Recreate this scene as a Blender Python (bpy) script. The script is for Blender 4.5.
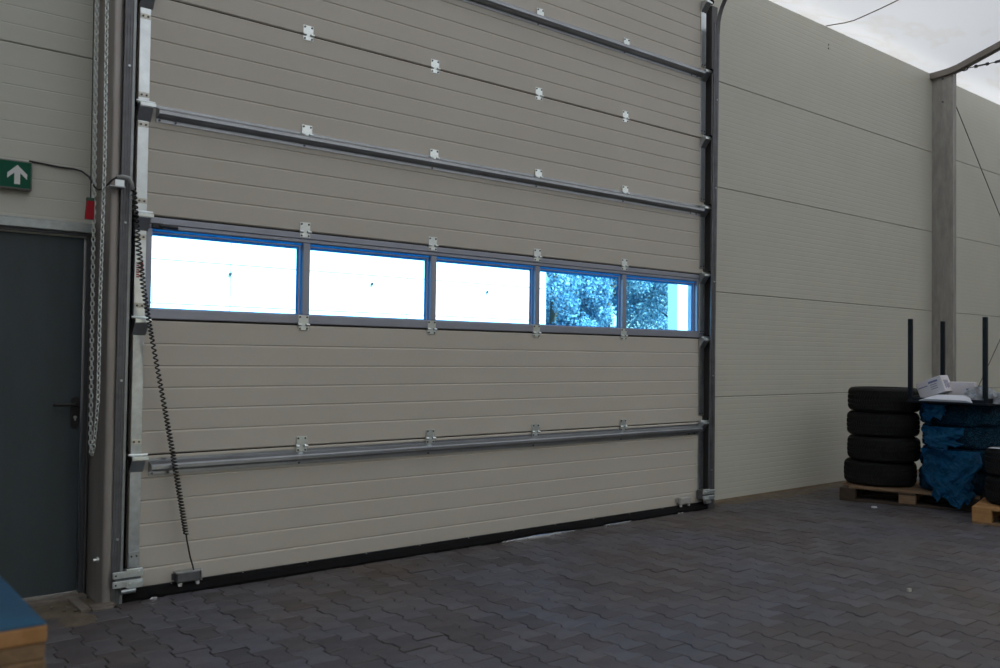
import bpy, math, random
from mathutils import Vector, Matrix, noise
R = math.radians
random.seed(7)
for o in list(bpy.data.objects): bpy.data.objects.remove(o)
scn = bpy.context.scene
C = scn.collection

# ------------------------------------------------------------------ camera
YAW, PITCH, ROLL, FPX = R(39.2728), R(1.3611), R(0.7112), 883.93
CAM = Vector((0.0, -5.0408, 1.3623))
fw = Vector((math.sin(YAW)*math.cos(PITCH), math.cos(YAW)*math.cos(PITCH), math.sin(PITCH)))
r0 = Vector((math.cos(YAW), -math.sin(YAW), 0)); u0 = r0.cross(fw)
rt = math.cos(ROLL)*r0 + math.sin(ROLL)*u0
up = -math.sin(ROLL)*r0 + math.cos(ROLL)*u0
cd = bpy.data.cameras.new('camera'); cam = bpy.data.objects.new('camera', cd); C.objects.link(cam)
m3 = Matrix((rt, up, -fw)).transposed()
cam.matrix_world = Matrix.Translation(CAM) @ m3.to_4x4()
cd.sensor_width = 36; cd.lens = FPX/1000*36; cd.clip_end = 300; cd.clip_start = .05
cd.dof.use_dof = True; cd.dof.focus_distance = 7.0; cd.dof.aperture_fstop = 2.8
scn.camera = cam

def px_of(P):
    v = Vector(P)-CAM; z = v.dot(fw)
    return (500+FPX*v.dot(rt)/z, 334-FPX*v.dot(up)/z, z)

# ------------------------------------------------------------------ light
world = bpy.data.worlds.new('sky'); scn.world = world; world.use_nodes = True
nt = world.node_tree; nt.nodes.clear()
sky = nt.nodes.new('ShaderNodeTexSky'); sky.sky_type = 'NISHITA'; sky.sun_disc = False
sky.sun_elevation = R(50); sky.sun_rotation = R(150); sky.air_density = 1.2; sky.dust_density = 0.6; sky.ozone_density = 2.0
bg = nt.nodes.new('ShaderNodeBackground'); bg.inputs[1].default_value = 0.3
ow = nt.nodes.new('ShaderNodeOutputWorld')
nt.links.new(sky.outputs[0], bg.inputs[0]); nt.links.new(bg.outputs[0], ow.inputs[0])
sd = bpy.data.lights.new('sun', 'SUN'); sd.energy = 15; sd.angle = R(.53); sd.color = (1.0, .93, .83)
sun = bpy.data.objects.new('sun', sd); C.objects.link(sun)
sun.rotation_euler = Vector((-.42, .72, -.98)).to_track_quat('-Z', 'Y').to_euler()
sun.location = (5, -30, 40)
vs = scn.view_settings
vs.view_transform = 'Standard'; vs.look = 'None'; vs.gamma = 1; vs.use_curve_mapping = False
vs.exposure = 1.25

# ------------------------------------------------------------------ materials
def mat(name, col, rough=.6, metal=0.0, var=0.0, scale=8.0, col2=None, bump=0.0, bscale=60.0, spec=None, aniso=None, objrand=0.0, attr=None):
    m = bpy.data.materials.new(name); m.use_nodes = True
    n = m.node_tree.nodes; l = m.node_tree.links
    b = n['Principled BSDF']
    b.inputs['Base Color'].default_value = (*col, 1); b.inputs['Roughness'].default_value = rough
    b.inputs['Metallic'].default_value = metal
    if spec is not None: b.inputs['Specular IOR Level'].default_value = spec
    tc = n.new('ShaderNodeTexCoord'); vec = tc.outputs['Object']
    if aniso:
        mp = n.new('ShaderNodeMapping'); mp.inputs['Scale'].default_value = aniso; l.new(vec, mp.inputs[0]); vec = mp.outputs[0]
    cur = None
    if var or col2:
        t = n.new('ShaderNodeTexNoise'); t.inputs['Scale'].default_value = scale; t.inputs['Detail'].default_value = 6; t.inputs['Roughness'].default_value = .65
        l.new(vec, t.inputs['Vector'])
        rp = n.new('ShaderNodeValToRGB'); e = rp.color_ramp.elements
        e[0].position = .32; e[1].position = .7
        c2 = col2 or tuple(min(1, c*(1+var)) for c in col); c1 = col if col2 else tuple(c*(1-var) for c in col)
        e[0].color = (*c1, 1); e[1].color = (*c2, 1)
        l.new(t.outputs[0], rp.inputs[0]); cur = rp.outputs[0]
    if objrand or attr:
        if attr:
            src = n.new('ShaderNodeAttribute'); src.attribute_name = attr; s = src.outputs['Fac']
        else:
            src = n.new('ShaderNodeObjectInfo'); s = src.outputs['Random']
        r2 = n.new('ShaderNodeValToRGB'); e = r2.color_ramp.elements
        e[0].position = 0; e[0].color = (.74, .70, .68, 1); e[1].position = 1; e[1].color = (1.16, 1.16, 1.2, 1)
        k = r2.color_ramp.elements.new(.3); k.color = (.9, .83, .78, 1)
        k = r2.color_ramp.elements.new(.45); k.color = (.98, .98, 1.0, 1)
        l.new(s, r2.inputs[0])
        mx = n.new('ShaderNodeMix'); mx.data_type = 'RGBA'; mx.blend_type = 'MULTIPLY'; mx.inputs[0].default_value = 1
        l.new(cur, mx.inputs[6]); l.new(r2.outputs[0], mx.inputs[7]); cur = mx.outputs[2]
    if objrand or attr:
        gp = n.new('ShaderNodeNewGeometry'); tp_ = n.new('ShaderNodeTexNoise'); tp_.inputs['Scale'].default_value = .8; tp_.inputs['Detail'].default_value = 4
        l.new(gp.outputs['Position'], tp_.inputs['Vector'])
        r3 = n.new('ShaderNodeValToRGB'); e = r3.color_ramp.elements; e[0].position = .38; e[1].position = .62
        e[0].color = (1.10, .98, .86, 1); e[1].color = (.96, .99, 1.09, 1); l.new(tp_.outputs[0], r3.inputs[0])
        m2 = n.new('ShaderNodeMix'); m2.data_type = 'RGBA'; m2.blend_type = 'MULTIPLY'; m2.inputs[0].default_value = 1
        l.new(cur, m2.inputs[6]); l.new(r3.outputs[0], m2.inputs[7]); cur = m2.outputs[2]
    if cur: l.new(cur, b.inputs['Base Color'])
    if bump:
        t2 = n.new('ShaderNodeTexNoise'); t2.inputs['Scale'].default_value = bscale; t2.inputs['Detail'].default_value = 5
        l.new(vec, t2.inputs['Vector'])
        bp = n.new('ShaderNodeBump'); bp.inputs['Strength'].default_value = bump; bp.inputs['Distance'].default_value = .01
        l.new(t2.outputs[0], bp.inputs['Height']); l.new(bp.outputs[0], b.inputs['Normal'])
    return m

M = {}
M['door'] = mat('door_panel', (.545, .508, .448), .5, var=.03, scale=1.5, bump=.05, bscale=250)
M['wall'] = mat('wall_panel', (.54, .53, .462), .5, var=.03, scale=1.2)
M['wallL'] = mat('wall_panel_left', (.505, .505, .448), .5, var=.03, scale=1.2)
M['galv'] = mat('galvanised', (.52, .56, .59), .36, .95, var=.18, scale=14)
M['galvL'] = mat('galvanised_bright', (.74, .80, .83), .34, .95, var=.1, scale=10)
M['galvM'] = mat('galvanised_mid', (.33, .35, .36), .45, .8, var=.15, scale=10)
M['galvD'] = mat('galvanised_dull', (.17, .175, .19), .5, .8, var=.2, scale=10)
M['strut'] = mat('strut_steel', (.36, .38, .41), .33, .95, var=.12, scale=5)
M['alu'] = mat('aluminium_frame', (.33, .35, .415), .42, .6, var=.05, scale=4)
M['post'] = mat('aluminium_post', (.35, .325, .31), .45, .6, var=.16, scale=3, aniso=(3, 3, .5))
M['col'] = mat('column_aluminium', (.36, .345, .325), .5, .45, var=.2, scale=5, aniso=(3, 3, .7), bump=.1, bscale=20)
M['rubber'] = mat('black_rubber', (.008, .008, .009), .85, spec=.12)
M['jseal'] = mat('joint_gasket', (.05, .045, .04), .8)
M['black'] = mat('black_plastic', (.015, .015, .017), .45)
M['screw'] = mat('screw_dark', (.08, .08, .085), .5, .5)
M['tab'] = mat('end_tab_zinc', (.66, .65, .58), .45, .5, var=.08, scale=12)
M['zinc'] = mat('zinc_bright', (.80, .86, .86), .32, .95, var=.1, scale=20)
M['mandoor'] = mat('grey_blue_paint', (.052, .068, .076), .55, spec=.3, var=.12, scale=6, aniso=(1, 1, .3), bump=.04, bscale=120)
M['frameD'] = mat('dark_frame', (.05, .055, .062), .45)
M['frameM'] = mat('frame_edge', (.11, .108, .112), .5, .3)
M['flash'] = mat('galvanised_flashing', (.42, .46, .46), .5, .55, var=.16, scale=18)
M['green'] = mat('exit_green', (.002, .085, .046), .5, spec=.2)
M['signframe'] = mat('sign_frame', (.17, .17, .16), .5)
M['white'] = mat('sign_white', (.62, .64, .64), .5)
M['red'] = mat('red_plastic', (.30, .004, .013), .5, spec=.2)
M['greenD'] = mat('dark_green', (.01, .06, .035), .5)
M['chain'] = mat('zinc_chain', (.72, .78, .77), .35, .5)
M['conduit'] = mat('grey_conduit', (.3, .31, .31), .5)
M['greybox'] = mat('grey_box', (.40, .40, .385), .5)
M['concrete'] = mat('concrete', (.16, .14, .12), .9, var=.25, scale=14, bump=.4, bscale=40)
M['dirt'] = mat('dirt', (.09, .072, .05), .95, col2=(.16, .13, .095), scale=12, bump=.6, bscale=50)
M['plinth'] = mat('brown_plinth', (.17, .13, .085), .9, var=.3, scale=10, bump=.3)
M['joint'] = mat('joint_sand', (.03, .028, .026), .95, var=.3, scale=20)
PC = (.086, .082, .084)
M['paver'] = mat('paver', PC, .62, var=.22, scale=7, bump=.25, bscale=90, objrand=1)
M['paverS'] = mat('paver_field', PC, .62, var=.22, scale=7, bump=.25, bscale=90, attr='tone')
M['wood'] = mat('pallet_wood', (.17, .10, .055), .8, col2=(.27, .175, .10), scale=9, aniso=(1, 8, 8), bump=.2)
M['woodD'] = mat('pallet_wood_dark', (.035, .024, .017), .85, col2=(.075, .05, .033), scale=9, aniso=(1, 8, 8), bump=.2)
M['woodO'] = mat('bench_wood', (.34, .17, .06), .8, col2=(.46, .25, .10), scale=16, bump=.2)
M['woodB'] = mat('bench_wood_worn', (.16, .10, .055), .85, col2=(.30, .19, .10), scale=20, bump=.3)
M['bluetop'] = mat('blue_top', (.005, .035, .075), .5, col2=(.006, .085, .17), scale=4, bump=.1)
M['tyre'] = mat('tyre_rubber', (.0085, .0085, .0085), .7, spec=.25, var=.3, scale=30, bump=.15, bscale=120)
M['darksteel'] = mat('painted_steel', (.008, .012, .018), .5, .1, spec=.25)
M['card'] = mat('white_carton', (.66, .63, .66), .7, var=.04, scale=5)
M['paper'] = mat('white_sheet', (.68, .70, .76), .6)
M['print'] = mat('blue_print', (.16, .18, .33), .6)
M['ground'] = mat('outside_paving', (.035, .055, .085), .85, var=.15, scale=3)  # blue skylight on the shaded yard put into the paving colour
M['whitewall'] = mat('white_cladding', (.80, .80, .79), .6)
M['seamdark'] = mat('dark_seam_core', (.22, .25, .28), .9)  # dark core colour that shows in the panel seams
M['bead'] = mat('glazing_bead', (.46, .48, .54), .5)
M['bark'] = mat('bark', (.10, .075, .05), .9, var=.3, scale=20)
M['beam'] = mat('roof_beam', (.20, .175, .15), .5, .3, var=.15, scale=6)
M['wire'] = mat('steel_wire', (.10, .10, .10), .5, .5)

def simple_nodes(name):
    m = bpy.data.materials.new(name); m.use_nodes = True
    n = m.node_tree.nodes; n.clear(); return m, n, m.node_tree.links
# translucent roof membrane
m, n, l = simple_nodes('membrane')
tc = n.new('ShaderNodeTexCoord')
nz = n.new('ShaderNodeTexNoise'); nz.inputs['Scale'].default_value = 1.1; nz.inputs['Detail'].default_value = 5
mp = n.new('ShaderNodeMapping'); mp.inputs['Scale'].default_value = (1, 2.2, 1); l.new(tc.outputs['Object'], mp.inputs[0]); l.new(mp.outputs[0], nz.inputs['Vector'])
rp = n.new('ShaderNodeValToRGB'); e = rp.color_ramp.elements
e[0].position = .52; e[0].color = (1, 1, 1, 1); e[1].position = .66; e[1].color = (1, 1, 1, 1)
k = e.new(.60); k.color = (.95, .93, .89, 1)
l.new(nz.outputs[0], rp.inputs[0])
def mulcol(src, c):
    x = n.new('ShaderNodeMix'); x.data_type = 'RGBA'; x.blend_type = 'MULTIPLY'; x.inputs[0].default_value = 1
    x.inputs[7].default_value = (*c, 1); l.new(src, x.inputs[6]); return x.outputs[2]
df = n.new('ShaderNodeBsdfDiffuse'); tl = n.new('ShaderNodeBsdfTranslucent'); ad = n.new('ShaderNodeAddShader'); out = n.new('ShaderNodeOutputMaterial')
l.new(mulcol(rp.outputs[0], (.60, .61, .62)), df.inputs[0]); l.new(mulcol(rp.outputs[0], (.066, .068, .0695)), tl.inputs[0])
l.new(df.outputs[0], ad.inputs[0]); l.new(tl.outputs[0], ad.inputs[1]); l.new(ad.outputs[0], out.inputs[0])
M['membrane'] = m
# tinted window pane (thin sheet: clear with a cool tint plus a weak reflection)
m, n, l = simple_nodes('pane')
tr = n.new('ShaderNodeBsdfTransparent'); tr.inputs[0].default_value = (.54, .84, 1.0, 1)
gl = n.new('ShaderNodeBsdfGlossy'); gl.inputs[1].default_value = .03
mx = n.new('ShaderNodeMixShader'); out = n.new('ShaderNodeOutputMaterial')
mx.inputs[0].default_value = .03; l.new(tr.outputs[0], mx.inputs[1]); l.new(gl.outputs[0], mx.inputs[2]); l.new(mx.outputs[0], out.inputs[0])
M['pane'] = m
# added translucent glazing strip: blue daylight on the reveals put into its colour
m, n, l = simple_nodes('daylight_blue_edge')
tl = n.new('ShaderNodeBsdfTranslucent'); tl.inputs[0].default_value = (.045, .27, .42, 1)
df = n.new('ShaderNodeBsdfDiffuse'); df.inputs[0].default_value = (.02, .06, .12, 1)
ad = n.new('ShaderNodeAddShader'); out = n.new('ShaderNodeOutputMaterial')
l.new(tl.outputs[0], ad.inputs[0]); l.new(df.outputs[0], ad.inputs[1]); l.new(ad.outputs[0], out.inputs[0])
M['edgeblue'] = m
# blue bag film
def film(name, tint, body, fac, rough):
    m, n, l = simple_nodes(name)
    tr = n.new('ShaderNodeBsdfTransparent'); tr.inputs[0].default_value = (*tint, 1)
    b = n.new('ShaderNodeBsdfPrincipled'); b.inputs['Base Color'].default_value = (*body, 1); b.inputs['Roughness'].default_value = rough
    tc = n.new('ShaderNodeTexCoord'); t2 = n.new('ShaderNodeTexNoise'); t2.inputs['Scale'].default_value = 11; t2.inputs['Detail'].default_value = 4; t2.inputs['Distortion'].default_value = 2.0
    l.new(tc.outputs['Object'], t2.inputs['Vector'])
    bp = n.new('ShaderNodeBump'); bp.inputs['Strength'].default_value = 1; bp.inputs['Distance'].default_value = .09
    l.new(t2.outputs[0], bp.inputs['Height']); l.new(bp.outputs[0], b.inputs['Normal'])
    tl = n.new('ShaderNodeBsdfTranslucent'); tl.inputs[0].default_value = (*body, 1)
    ad = n.new('ShaderNodeMixShader'); ad.inputs[0].default_value = .3; l.new(b.outputs[0], ad.inputs[1]); l.new(tl.outputs[0], ad.inputs[2])
    mx = n.new('ShaderNodeMixShader'); mx.inputs[0].default_value = fac
    out = n.new('ShaderNodeOutputMaterial')
    l.new(tr.outputs[0], mx.inputs[1]); l.new(ad.outputs[0], mx.inputs[2]); l.new(mx.outputs[0], out.inputs[0])
    return m
M['film'] = film('blue_film', (.10, .32, .55), (.022, .12, .22), .5, .22)
M['filmB'] = film('blue_film_folded', (.03, .24, .58), (.014, .18, .40), .7, .2)
M['wrap'] = film('clear_wrap', (.85, .87, .9), (.70, .73, .78), .9, .4)
# leaves: blue daylight cast, shadow and highlight tones put into the colour ramp
def leafmat(name, a, b_):
    m, n, l = simple_nodes(name)
    at = n.new('ShaderNodeAttribute'); at.attribute_name = 'tone'
    rp = n.new('ShaderNodeValToRGB'); e = rp.color_ramp.elements; e[0].color = (*a, 1); e[1].color = (*b_, 1)
    l.new(at.outputs['Fac'], rp.inputs[0])
    df = n.new('ShaderNodeBsdfDiffuse'); tl = n.new('ShaderNodeBsdfTranslucent'); mx = n.new('ShaderNodeMixShader'); mx.inputs[0].default_value = .3
    out = n.new('ShaderNodeOutputMaterial')
    l.new(rp.outputs[0], df.inputs[0]); l.new(rp.outputs[0], tl.inputs[0]); l.new(df.outputs[0], mx.inputs[1]); l.new(tl.outputs[0], mx.inputs[2]); l.new(mx.outputs[0], out.inputs[0])
    return m
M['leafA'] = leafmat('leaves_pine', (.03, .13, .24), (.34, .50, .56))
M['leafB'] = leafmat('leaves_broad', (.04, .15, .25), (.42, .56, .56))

# ------------------------------------------------------------------ mesh helpers
class MB:
    def __init__(s): s.v = []; s.f = []
    def add(s, vs, fs):
        k = len(s.v); s.v += [tuple(a) for a in vs]; s.f += [tuple(i+k for i in f) for f in fs]; return s
    def box(s, a, b, bev=0.0):
        (x0, y0, z0), (x1, y1, z1) = a, b
        if bev <= 0:
            vs = [(x, y, z) for z in (z0, z1) for y in (y0, y1) for x in (x0, x1)]
            return s.add(vs, [(0, 2, 3, 1), (4, 5, 7, 6), (0, 1, 5, 4), (2, 6, 7, 3), (0, 4, 6, 2), (1, 3, 7, 5)])
        vs = []; c = ((x0+x1)/2, (y0+y1)/2, (z0+z1)/2); h = ((x1-x0)/2, (y1-y0)/2, (z1-z0)/2)
        idx = {}
        for sx in (-1, 1):
            for sy in (-1, 1):
                for sz in (-1, 1):
                    for ax in range(3):
                        q = [h[0]*sx, h[1]*sy, h[2]*sz]; sg = (sx, sy, sz)
                        for k in range(3):
                            if k != ax: q[k] -= bev*sg[k]
                        idx[(sx, sy, sz, ax)] = len(vs); vs.append((c[0]+q[0], c[1]+q[1], c[2]+q[2]))
        fs = []
        I = lambda sx, sy, sz, ax: idx[(sx, sy, sz, ax)]
        for sg in (-1, 1):
            for ax in range(3):
                o = [(-1, -1), (1, -1), (1, 1), (-1, 1)]; f = []
                for a_, b_ in o:
                    t = [0, 0, 0]; t[ax] = sg; t[(ax+1) % 3] = a_; t[(ax+2) % 3] = b_; f.append(I(*t, ax))
                fs.append(tuple(f) if sg > 0 else tuple(f[::-1]))
        for ax in range(3):
            b1, b2 = (ax+1) % 3, (ax+2) % 3
            for s1 in (-1, 1):
                for s2 in (-1, 1):
                    t0 = [0, 0, 0]; t0[b1] = s1; t0[b2] = s2; t1 = t0[:]; t0[ax] = -1; t1[ax] = 1
                    f = (I(*t0, b1), I(*t1, b1), I(*t1, b2), I(*t0, b2)); fs.append(f if s1*s2 < 0 else f[::-1])
        for sx in (-1, 1):
            for sy in (-1, 1):
                for sz in (-1, 1):
                    f = tuple(I(sx, sy, sz, k) for k in range(3)); fs.append(f if sx*sy*sz > 0 else f[::-1])
        return s.add(vs, fs)
    def prism(s, prof, x0, x1, axis='x', cap=True):
        n = len(prof)
        def P(a, b, t): return {'x': (t, a, b), 'y': (a, t, b), 'z': (a, b, t)}[axis]
        vs = [P(a, b, x0) for a, b in prof]+[P(a, b, x1) for a, b in prof]
        fs = [(i, (i+1) % n, n+(i+1) % n, n+i) for i in range(n)]
        if cap: fs += [tuple(range(n))[::-1], tuple(range(n, 2*n))]
        return s.add(vs, fs)
    def tube(s, pts, r, n=8, cap=True, closed=False):
        pts = [Vector(p) for p in pts]; m = len(pts); vs = []; fs = []
        nrm = None
        for i, p in enumerate(pts):
            a = pts[(i-1) % m] if (i or closed) else pts[0]; b = pts[(i+1) % m] if (i < m-1 or closed) else pts[-1]
            t = (b-a).normalized()
            if nrm is None:
                nrm = t.cross(Vector((0, 0, 1)));
                if nrm.length < .1: nrm = t.cross(Vector((1, 0, 0)))
            nrm = (nrm-t*nrm.dot(t)).normalized(); bn = t.cross(nrm)
            rr = r[i] if isinstance(r, (list, tuple)) else r
            vs += [p+rr*(math.cos(2*math.pi*k/n)*nrm+math.sin(2*math.pi*k/n)*bn) for k in range(n)]
        for i in range(m if closed else m-1):
            j = (i+1) % m
            fs += [(i*n+k, i*n+(k+1) % n, j*n+(k+1) % n, j*n+k) for k in range(n)]
        if cap and not closed: fs += [tuple(range(n))[::-1], tuple((m-1)*n+k for k in range(n))]
        return s.add(vs, fs)
    def cyl(s, a, b, r, n=12): return s.tube([a, b], r, n)
    def build(s, name, material, parent=None, smooth=False, loc=None):
        me = bpy.data.meshes.new(name); me.from_pydata(s.v, [], s.f); me.update()
        me.materials.append(M[material])
        if smooth:
            me.polygons.foreach_set('use_smooth', [True]*len(me.polygons))
        o = bpy.data.objects.new(name, me); C.objects.link(o)
        if parent: o.parent = parent
        if loc: o.location = loc
        return o
def autosmooth(o, ang=40):
    me = o.data
    me.polygons.foreach_set('use_smooth', [True]*len(me.polygons))
    try: me.set_sharp_from_angle(angle=R(ang))
    except Exception: pass
    return o
def empty(name, loc=(0, 0, 0), rz=0):
    o = bpy.data.objects.new(name, None); C.objects.link(o); o.location = loc; o.rotation_euler = (0, 0, rz); o.empty_display_size = .1; return o
def tag(o, label=None, cat=None, group=None, kind=None):
    if label: o['label'] = label
    if cat: o['category'] = cat
    if group: o['group'] = group
    if kind: o['kind'] = kind
    return o
def link_copy(src, parent, loc=None):
    c = src.copy(); C.objects.link(c); c.parent = parent
    if loc is not None: c.location = loc
    return c
def copy_tree(o, parent=None, loc=None):
    c = link_copy(o, parent, loc)
    for ch in list(o.children): copy_tree(ch, c)
    return c
def setparent(ch, pa):
    ch.parent = pa; return ch

# ------------------------------------------------------------------ floor of interlocking pavers
YR = .075                       # inner face of the wall right of the door
YL = .24                        # inner face of the wall left of the door
floor = empty('floor'); tag(floor, 'grey interlocking concrete pavers with dirty joints', 'floor', kind='structure')
fb = MB().box((-6.3, -12.3, -.25), (22.3, -.02, -.012)).build('sand_bed', 'joint', floor)
MB().box((-6.3, -.02, -.25), (1.45, .30, -.012)).build('sand_bed', 'joint', floor)
MB().box((6.55, -.02, -.25), (22.3, .30, -.012)).build('sand_bed', 'joint', floor)
PX, PL, AMP, GAP = .1395, .2, .0118, .0016
KX, KY = 3.237, -1.772
def outline(inset):
    a = AMP; hw = PX/2-inset; hl = PL/2-inset; d = .4*inset
    right = [(-hl, hw+a), (-.0625-d, hw+a), (-.0375-d, hw-a), (.0375+d, hw-a), (.0625+d, hw+a), (hl, hw+a)]
    pts = [(x, y) for y, x in right]+[(-x, y) for y, x in reversed(right)]
    return pts
def stone(dx=0, dy=0, dz=0, tilt=(0, 0)):
    top = outline(GAP+.0028); mid = outline(GAP)
    n = len(top)
    f = lambda x, y: dz+tilt[0]*x+tilt[1]*y
    vs = [(x+dx, y+dy, f(x, y)) for x, y in top]+[(x+dx, y+dy, -.0035+f(x, y)) for x, y in mid]+[(x+dx, y+dy, -.02) for x, y in mid]
    fs = [tuple(range(n))]+[(n+i, n+(i+1) % n, (i+1) % n, i) for i in range(n)]
    return vs, fs+[(2*n+i, 2*n+(i+1) % n, n+(i+1) % n, n+i) for i in range(n)] if False else fs
sv, sf = stone()
cells = []
for i in range(-32, 72):
    x = KX-PX/2+i*PX
    for j in range(-34, 12):
        y = KY+.05+j*PL+(PL/2 if i % 2 else 0)
        if y > .10 or y < -7.4: continue
        if y > .0 and 1.45 < x < 6.55: continue
        if y > -.03 and not 1.45 < x: continue
        if y > -PL and x < 1.42 and y > -.26: continue
        X, Y, Z = px_of((x, y, 0))
        vis = Z > .5 and -15 < X < 1015 and 300 < Y < 683
        cells.append((x, y, vis, Z))
vis = sorted([c for c in cells if c[2]], key=lambda c: c[3])
near = set((c[0], c[1]) for c in vis[:300])
proto = None; bulkv = []; bulkf = []; tone = []
for (x, y, v_, z_) in cells:
    dz = random.gauss(0, .0011); tl = (random.gauss(0, .007), random.gauss(0, .006))
    if (x, y) in near:
        if proto is None:
            proto = MB().add(sv, sf).build('paver', 'paver', floor); o = proto
        else: o = link_copy(proto, floor)
        o.location = (x, y, dz); o.rotation_euler = (tl[1], -tl[0], 0)
    else:
        vs_, fs_ = stone(x, y, dz, tl); k = len(bulkv); bulkv += vs_; bulkf += [tuple(i+k for i in f) for f in fs_]
        tone += [random.random()]*len(vs_)
mb = MB(); mb.v = bulkv; mb.f = bulkf
o = mb.build('paver_field', 'paverS', floor); o['kind'] = 'stuff'
at = o.data.attributes.new('tone', 'FLOAT', 'POINT'); at.data.foreach_set('value', tone)

def drift(x0, x1, yb, wid, seed):
    n = int((x1-x0)/.04); vs = []; fs = []
    for i in range(n+1):
        x = x0+(x1-x0)*i/n; w_ = wid*(.55+.9*max(-.4, noise.noise(Vector((x*2.1, seed, 0)))+.35*noise.noise(Vector((x*9, seed, 3)))))
        vs += [(x, yb, .016), (x, yb-w_*.4, .008), (x, yb-w_, -.004)]
    for i in range(n): fs += [(3*i+k, 3*i+k+1, 3*i+4+k, 3*i+3+k) for k in range(2)]
    o = MB().add(vs, fs).build('dirt_drift', 'dirt', floor, smooth=True); o['kind'] = 'stuff'
drift(6.62, 15, YR-.004, .17, 1.5)

# ------------------------------------------------------------------ wall with the doors
def rib_profile(z0, z1, y, pitch, depth, width, back, edge=.004):
    """closed profile (Y,Z): front face towards -Y with V ribs"""
    pr = [(back, z0), (y+edge, z0), (y, z0+edge)]
    k = 1
    while z0+k*pitch < z1-pitch*.4:
        z = z0+k*pitch; pr += [(y, z-width/2), (y+depth, z), (y, z+width/2)]; k += 1
    return pr+[(y, z1-edge), (y+edge, z1), (back, z1)]
wb = empty('wall_back'); tag(wb, 'pale grey ribbed sandwich-panel wall around the big sectional door', 'wall', kind='structure')
seamsR = [.03, .995, 1.978, 2.965, 3.965, 4.95]
for a, b in zip(seamsR[:-1], seamsR[1:]):
    for (x0, x1) in ((6.60, 11.19), (11.19, 16.1), (16.1, 22.2)):
        MB().prism(rib_profile(a+.002, b-.002, YR, .0495, .0009, .013, YR+.1, .005), x0+.001, x1-.001).build('panel', 'wall', wb)
MB().box((6.6, YR+.012, .0), (22.2, YR+.09, 4.96)).build('panel_joint', 'joint', wb)
seamsL = [.0, .98, 1.985, 2.998, 3.975, 4.95]
for i, (a, b) in enumerate(zip(seamsL[:-1], seamsL[1:])):
    xr = 1.42 if i >= 2 else .27
    MB().prism(rib_profile(a+.002, b-.002, YL, .098, .0016, .009, YL+.1, .005), -6.2, xr).build('panel', 'wallL', wb)
MB().box((-6.2, YL+.012, .0), (.26, YL+.09, 4.96)).build('panel_joint', 'joint', wb)
MB().box((.26, YL+.012, 2.0), (1.42, YL+.09, 4.96)).build('panel_joint', 'joint', wb)
# lintel panels above the sectional door and reveal behind its edges
MB().box((1.36, .05, 4.62), (6.62, .16, 4.95)).build('lintel_panel', 'wall', wb)
MB().box((1.40, .045, 0), (1.535, .30, 4.65)).build('reveal', 'rubber', wb)
MB().box((1.325, .252, 0), (1.41, .33, 2.05)).build('reveal', 'frameD', wb)
MB().box((6.505, .045, 0), (6.60, .18, 4.65)).build('reveal', 'whitewall', wb)
b = MB().prism([(YR+.07, -.01), (YR-.012, -.01), (YR-.006, .012), (YR+.002, .045), (YR+.07, .045)], 6.62, 22.2).build('baseboard_back', 'plinth')
tag(b, 'dirty brown footing strip under the right wall', 'baseboard', kind='structure')

for z_ in (4.72, 4.76): MB().cyl((8.72, YR-.006, z_), (8.72, YR, z_), .008, 6).build('fixing', 'screw', wb)
# other walls of the hall, out of view (the far side has an open gateway that lets daylight in)
def gable(name, x0, x1, label):
    pr = [(.3, 0), (.3, 4.95), (-.2, 4.98), (-6, 6.9), (-11.8, 4.98), (-12.3, 4.95), (-12.3, 0)]
    o = MB().prism(pr, x0, x1).build(name, 'wall'); tag(o, label, 'wall', kind='structure')
gable('wall_left', -6.32, -6.2, 'plain pale gable wall at the left end of the hall')
gable('wall_right', 22.2, 22.32, 'plain pale gable wall at the right end of the hall')
wf = MB(); wf.box((-6.2, -12.3, 0), (5.0, -12.2, 4.95)); wf.box((6.1, -12.3, 0), (22.2, -12.2, 4.95)); wf.box((5.0, -12.3, 2.2), (6.1, -12.2, 4.95))
tag(wf.build('wall_front', 'wall'), 'plain pale wall behind the viewer with an open doorway', 'wall', kind='structure')

# ------------------------------------------------------------------ translucent ceiling, beams, columns
def zr(Y):
    if Y >= -6:
        d = .075-Y
        pts = [(-.3, 4.90), (0, 4.945), (.2, 4.953), (.32, 4.975), (.5, 5.035), (.8, 5.132), (6.075, 5.132+5.275*.33)]
        for (a, za), (b, zb) in zip(pts[:-1], pts[1:]):
            if d <= b: return za+(zb-za)*(d-a)/(b-a)
        return pts[-1][1]
    return zr(-12-Y)
BAYS = [-8.5, -3.6, 1.3, 6.22, 11.12, 16.05, 22.3]
def zm(X, Y):
    for a, b in zip(BAYS[:-1], BAYS[1:]):
        if a <= X <= b:
            t = (X-a)/(b-a); yy = Y if Y > -6 else -12-Y
            sag = .22*(1-math.exp(-(max(0, .075-yy)/.75)**1.3))
            return zr(Y)-sag*min(1, 4*t*(1-t)*1.05)+.012
    return zr(Y)
ys = [.35, .2, .075, -.05, -.15, -.25, -.35, -.5, -.7, -.9, -1.2, -1.6, -2.2, -3, -4, -5, -6]
ys = ys+[-12-y for y in ys[-2::-1]]
xs = [-6.4+28.8*i/144 for i in range(145)]
mb = MB(); mb.v = [(x, y, zm(x, y)) for y in ys for x in xs]
mb.f = [(j*145+i, j*145+i+1, (j+1)*145+i+1, (j+1)*145+i) for j in range(len(ys)-1) for i in range(144)]
ceil = mb.build('ceiling', 'membrane', smooth=True); tag(ceil, 'white translucent fabric roof sagging between the beams', 'ceiling', kind='structure')
for a, b in zip(BAYS[1:-1], BAYS[2:]):
    x = (a+b)/2
    MB().tube([(x, y, zm(x, y)-.004) for y in ys if -6.1 < y < .08], .006, 6).build('seam', 'beam', ceil)
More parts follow.
